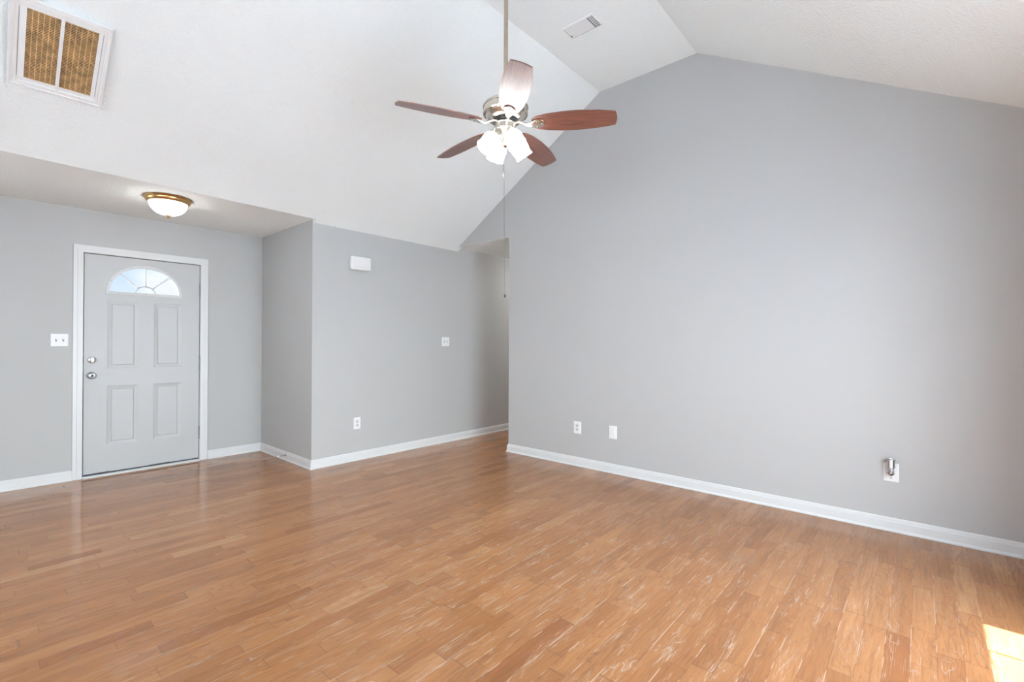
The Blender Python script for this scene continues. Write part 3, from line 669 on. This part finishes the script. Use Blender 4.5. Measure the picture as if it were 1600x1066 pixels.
G().lathe([(0.050, Z(2.5955)), (0.078, Z(2.595)), (0.080, Z(2.588)), (0.078, Z(2.582)), (0.05, Z(2.580))], 40).build('flywheel', mat('dark_metal_flywheel', (0.06, 0.06, 0.06), 0.4, 0.7, noise=(30, 0.1)), fan, smooth=35)
sh = G().lathe([(0.060, Z(2.581)), (0.066, Z(2.578)), (0.067, Z(2.572)), (0.062, Z(2.568)), (0.062, Z(2.548)), (0.065, Z(2.545)), (0.064, Z(2.538)), (0.052, Z(2.528)), (0.040, Z(2.520)), (0.036, Z(2.512)), (0.030, Z(2.505))], 40).build('switch_housing', NICKEL, fan, smooth=30)
G().lathe([(0.030, Z(2.506)), (0.034, Z(2.500)), (0.030, Z(2.490)), (0.021, Z(2.484)), (0.0195, Z(2.455)), (0.022, Z(2.450)), (0.022, Z(2.440)), (0.010, Z(2.432)), (0.004, Z(2.428))], 28).build('light_fitter', NICKEL, fan, smooth=30)
# blades
TH0 = -2.297
BZ = 2.572
def half_w(t):   # t along blade 0..1
    pts = [(0.0, 0.030), (0.03, 0.044), (0.08, 0.056), (0.20, 0.069), (0.40, 0.0795), (0.58, 0.0805), (0.78, 0.0735), (0.92, 0.063), (1.0, 0.055)]
    for (a, u), (b, w) in zip(pts, pts[1:]):
        if t <= b: k = (t-a)/(b-a); return u+(w-u)*(k*k*(3-2*k)*0.5+k*0.5)
    return pts[-1][1]
def blade_mesh():
    g = G(); loop = []; n = 26; x0, x1 = 0.163, 0.655
    top = [(x0+(x1-x0)*i/n, half_w(i/n)) for i in range(n+1)]
    tip = [(x1+0.010*(1-(y/0.054)**2), y) for y in (0.050, 0.036, 0.018, 0, -0.018, -0.036, -0.050)]
    loop = top+tip+[(x, -y) for x, y in reversed(top)]
    g.prism([loop], 0, 0.0055)
    return g
def iron_mesh():
    g = G(); rings = []
    path = [(0.060, 0.0, 0.014, 0.016, 0.006), (0.085, 0, 0.012, 0.014, 0.007), (0.110, 0, 0.002, 0.012, 0.008), (0.130, 0, -0.008, 0.013, 0.008), (0.150, 0, -0.0125, 0.017, 0.007), (0.170, 0, -0.0105, 0.025, 0.0055), (0.190, 0, -0.0062, 0.034, 0.0045), (0.212, 0, -0.0052, 0.035, 0.0045), (0.230, 0, -0.0050, 0.026, 0.004), (0.240, 0, -0.0045, 0.010, 0.003)]
    for x, y, z, w, h in path:
        rings.append([(x, w*math.cos(2*PI*k/14), z+h*math.sin(2*PI*k/14)) for k in range(14)])
    g.loft(rings); g.f.append(tuple(range(13, -1, -1)))
    return g
PH = math.radians(14.7)
bl0 = ir0 = sc0 = None
for k in range(5):
    a = TH0+2*PI*k/5
    tilt = Matrix.Rotation(a, 4, 'Z') @ Matrix.Translation((0, 0, Z(BZ))) @ Matrix.Rotation(math.radians(1.3), 4, 'Y') @ Matrix.Rotation(-PH, 4, 'X')
    if bl0 is None:
        b = bl0 = blade_mesh().build('blade', BLADE, fan, bevel=0.0015)
        i = ir0 = iron_mesh().build('blade_iron', NICKEL, fan, smooth=40)
        sc0 = []
        for x, y in ((0.196, 0.020), (0.196, -0.020), (0.226, 0.0)):
            s0 = G().lathe([(0.0055, -0.0085), (0.0055, -0.012), (0.002, -0.0135)], 12, lambda p, x=x, y=y: Vector((x+p.x, y+p.y, p.z)))
            sc0.append(s0.build('screw', STEEL, ir0))
    else:
        b = bl0.copy(); C.objects.link(b); b.parent = fan
        i = ir0.copy(); C.objects.link(i); i.parent = fan
        for q_ in sc0:
            s = q_.copy(); C.objects.link(s); s.parent = i
    b.matrix_local = tilt
    i.matrix_local = tilt
# light shades: tulips tilted outwards
def shade_mesh():
    prof = [(0.020, 0.0), (0.027, 0.004), (0.038, 0.012), (0.049, 0.026), (0.0550, 0.044), (0.0550, 0.062), (0.0515, 0.078), (0.0500, 0.090), (0.0530, 0.104), (0.0565, 0.112)]
    inn = [(r_-0.003, z) for r_, z in reversed(prof)]
    g = G(); n = 40; v = []; f = []
    pr = prof+inn
    for r_, z in pr:
        for q in range(n):
            a = 2*PI*q/n; rr = r_
            v.append((rr*math.cos(a), rr*math.sin(a), -z))
    for j in range(len(pr)-1):
        for q in range(n): f.append((j*n+q, j*n+(q+1) % n, (j+1)*n+(q+1) % n, (j+1)*n+q))
    g.add(v, f); return g
shd0 = arm0 = cup0 = blb0 = None
right_az = math.atan2(rgt.y, rgt.x)
for k in range(4):
    az = right_az+math.radians(30+90*k)
    TIL = math.radians(38)
    neck = Vector((0.069, 0, Z(2.490)))
    mt = Matrix.Rotation(az, 4, 'Z') @ Matrix.Translation(neck) @ Matrix.Rotation(-TIL, 4, 'Y')
    ma = Matrix.Rotation(az, 4, 'Z')
    if shd0 is None:
        s = shd0 = shade_mesh().build('lamp_shade', GLOBE, fan, smooth=True)
        ar = arm0 = G().tube([(0.018, 0, Z(2.494)), (0.034, 0, Z(2.502)), (0.050, 0, Z(2.500)), (0.060, 0, Z(2.488))], 0.008, 12).build('light_arm', NICKEL, fan, smooth=True)
        cp = cup0 = G().lathe([(0.012, 0.012), (0.024, 0.008), (0.026, -0.004), (0.024, -0.010)], 24).build('socket_cup', NICKEL, ar, smooth=35)
        bb = blb0 = G().lathe([(0.012, -0.015), (0.014, -0.03), (0.024, -0.050), (0.026, -0.064), (0.018, -0.080), (0.003, -0.087)], 18).build('bulb', BULB, s, smooth=True)
    else:
        s = shd0.copy(); C.objects.link(s); s.parent = fan
        ar = arm0.copy(); C.objects.link(ar); ar.parent = fan
        cp = cup0.copy(); C.objects.link(cp); cp.parent = ar
        bb = blb0.copy(); C.objects.link(bb); bb.parent = s
    s.matrix_local = mt; ar.matrix_local = ma
    cp.matrix_local = Matrix.Translation(neck) @ Matrix.Rotation(-TIL, 4, 'Y')
# pull chains
dx = rgt*(-0.010); ch = [dx+Vector((0, 0, Z(2.54)))+fwd*(-0.060), dx+Vector((0, 0, Z(2.535)))+fwd*(-0.066), rgt*(-0.012)+fwd*(-0.067)+Vector((0, 0, Z(2.255)))]
pc = G().tube(ch, 0.0011, 6).build('pull_chain', CHAIN, fan)
G().lathe([(0.001, Z(2.258)), (0.0025, Z(2.254)), (0.003, Z(2.240)), (0.0015, Z(2.232))], 12, lambda p: p+ch[-1]-Vector((0, 0, ch[-1].z))).build('chain_fob', OFFWHITE, pc, smooth=35)
e2 = rgt*(0.0)+fwd*(-0.006)
ch2 = [e2+rgt*(-0.008)+Vector((0, 0, Z(2.445))), e2+rgt*(-0.006)+Vector((0, 0, Z(2.0))), e2+Vector((0, 0, Z(1.535)))]
pc2 = G().tube(ch2, 0.0010, 6).build('pull_chain', CHAIN, fan)
G().lathe([(0.001, Z(1.539)), (0.0055, Z(1.534)), (0.0065, Z(1.528)), (0.0055, Z(1.522)), (0.001, Z(1.517))], 14, lambda p: p+e2).build('chain_fob', BLACKP, pc2, smooth=True)
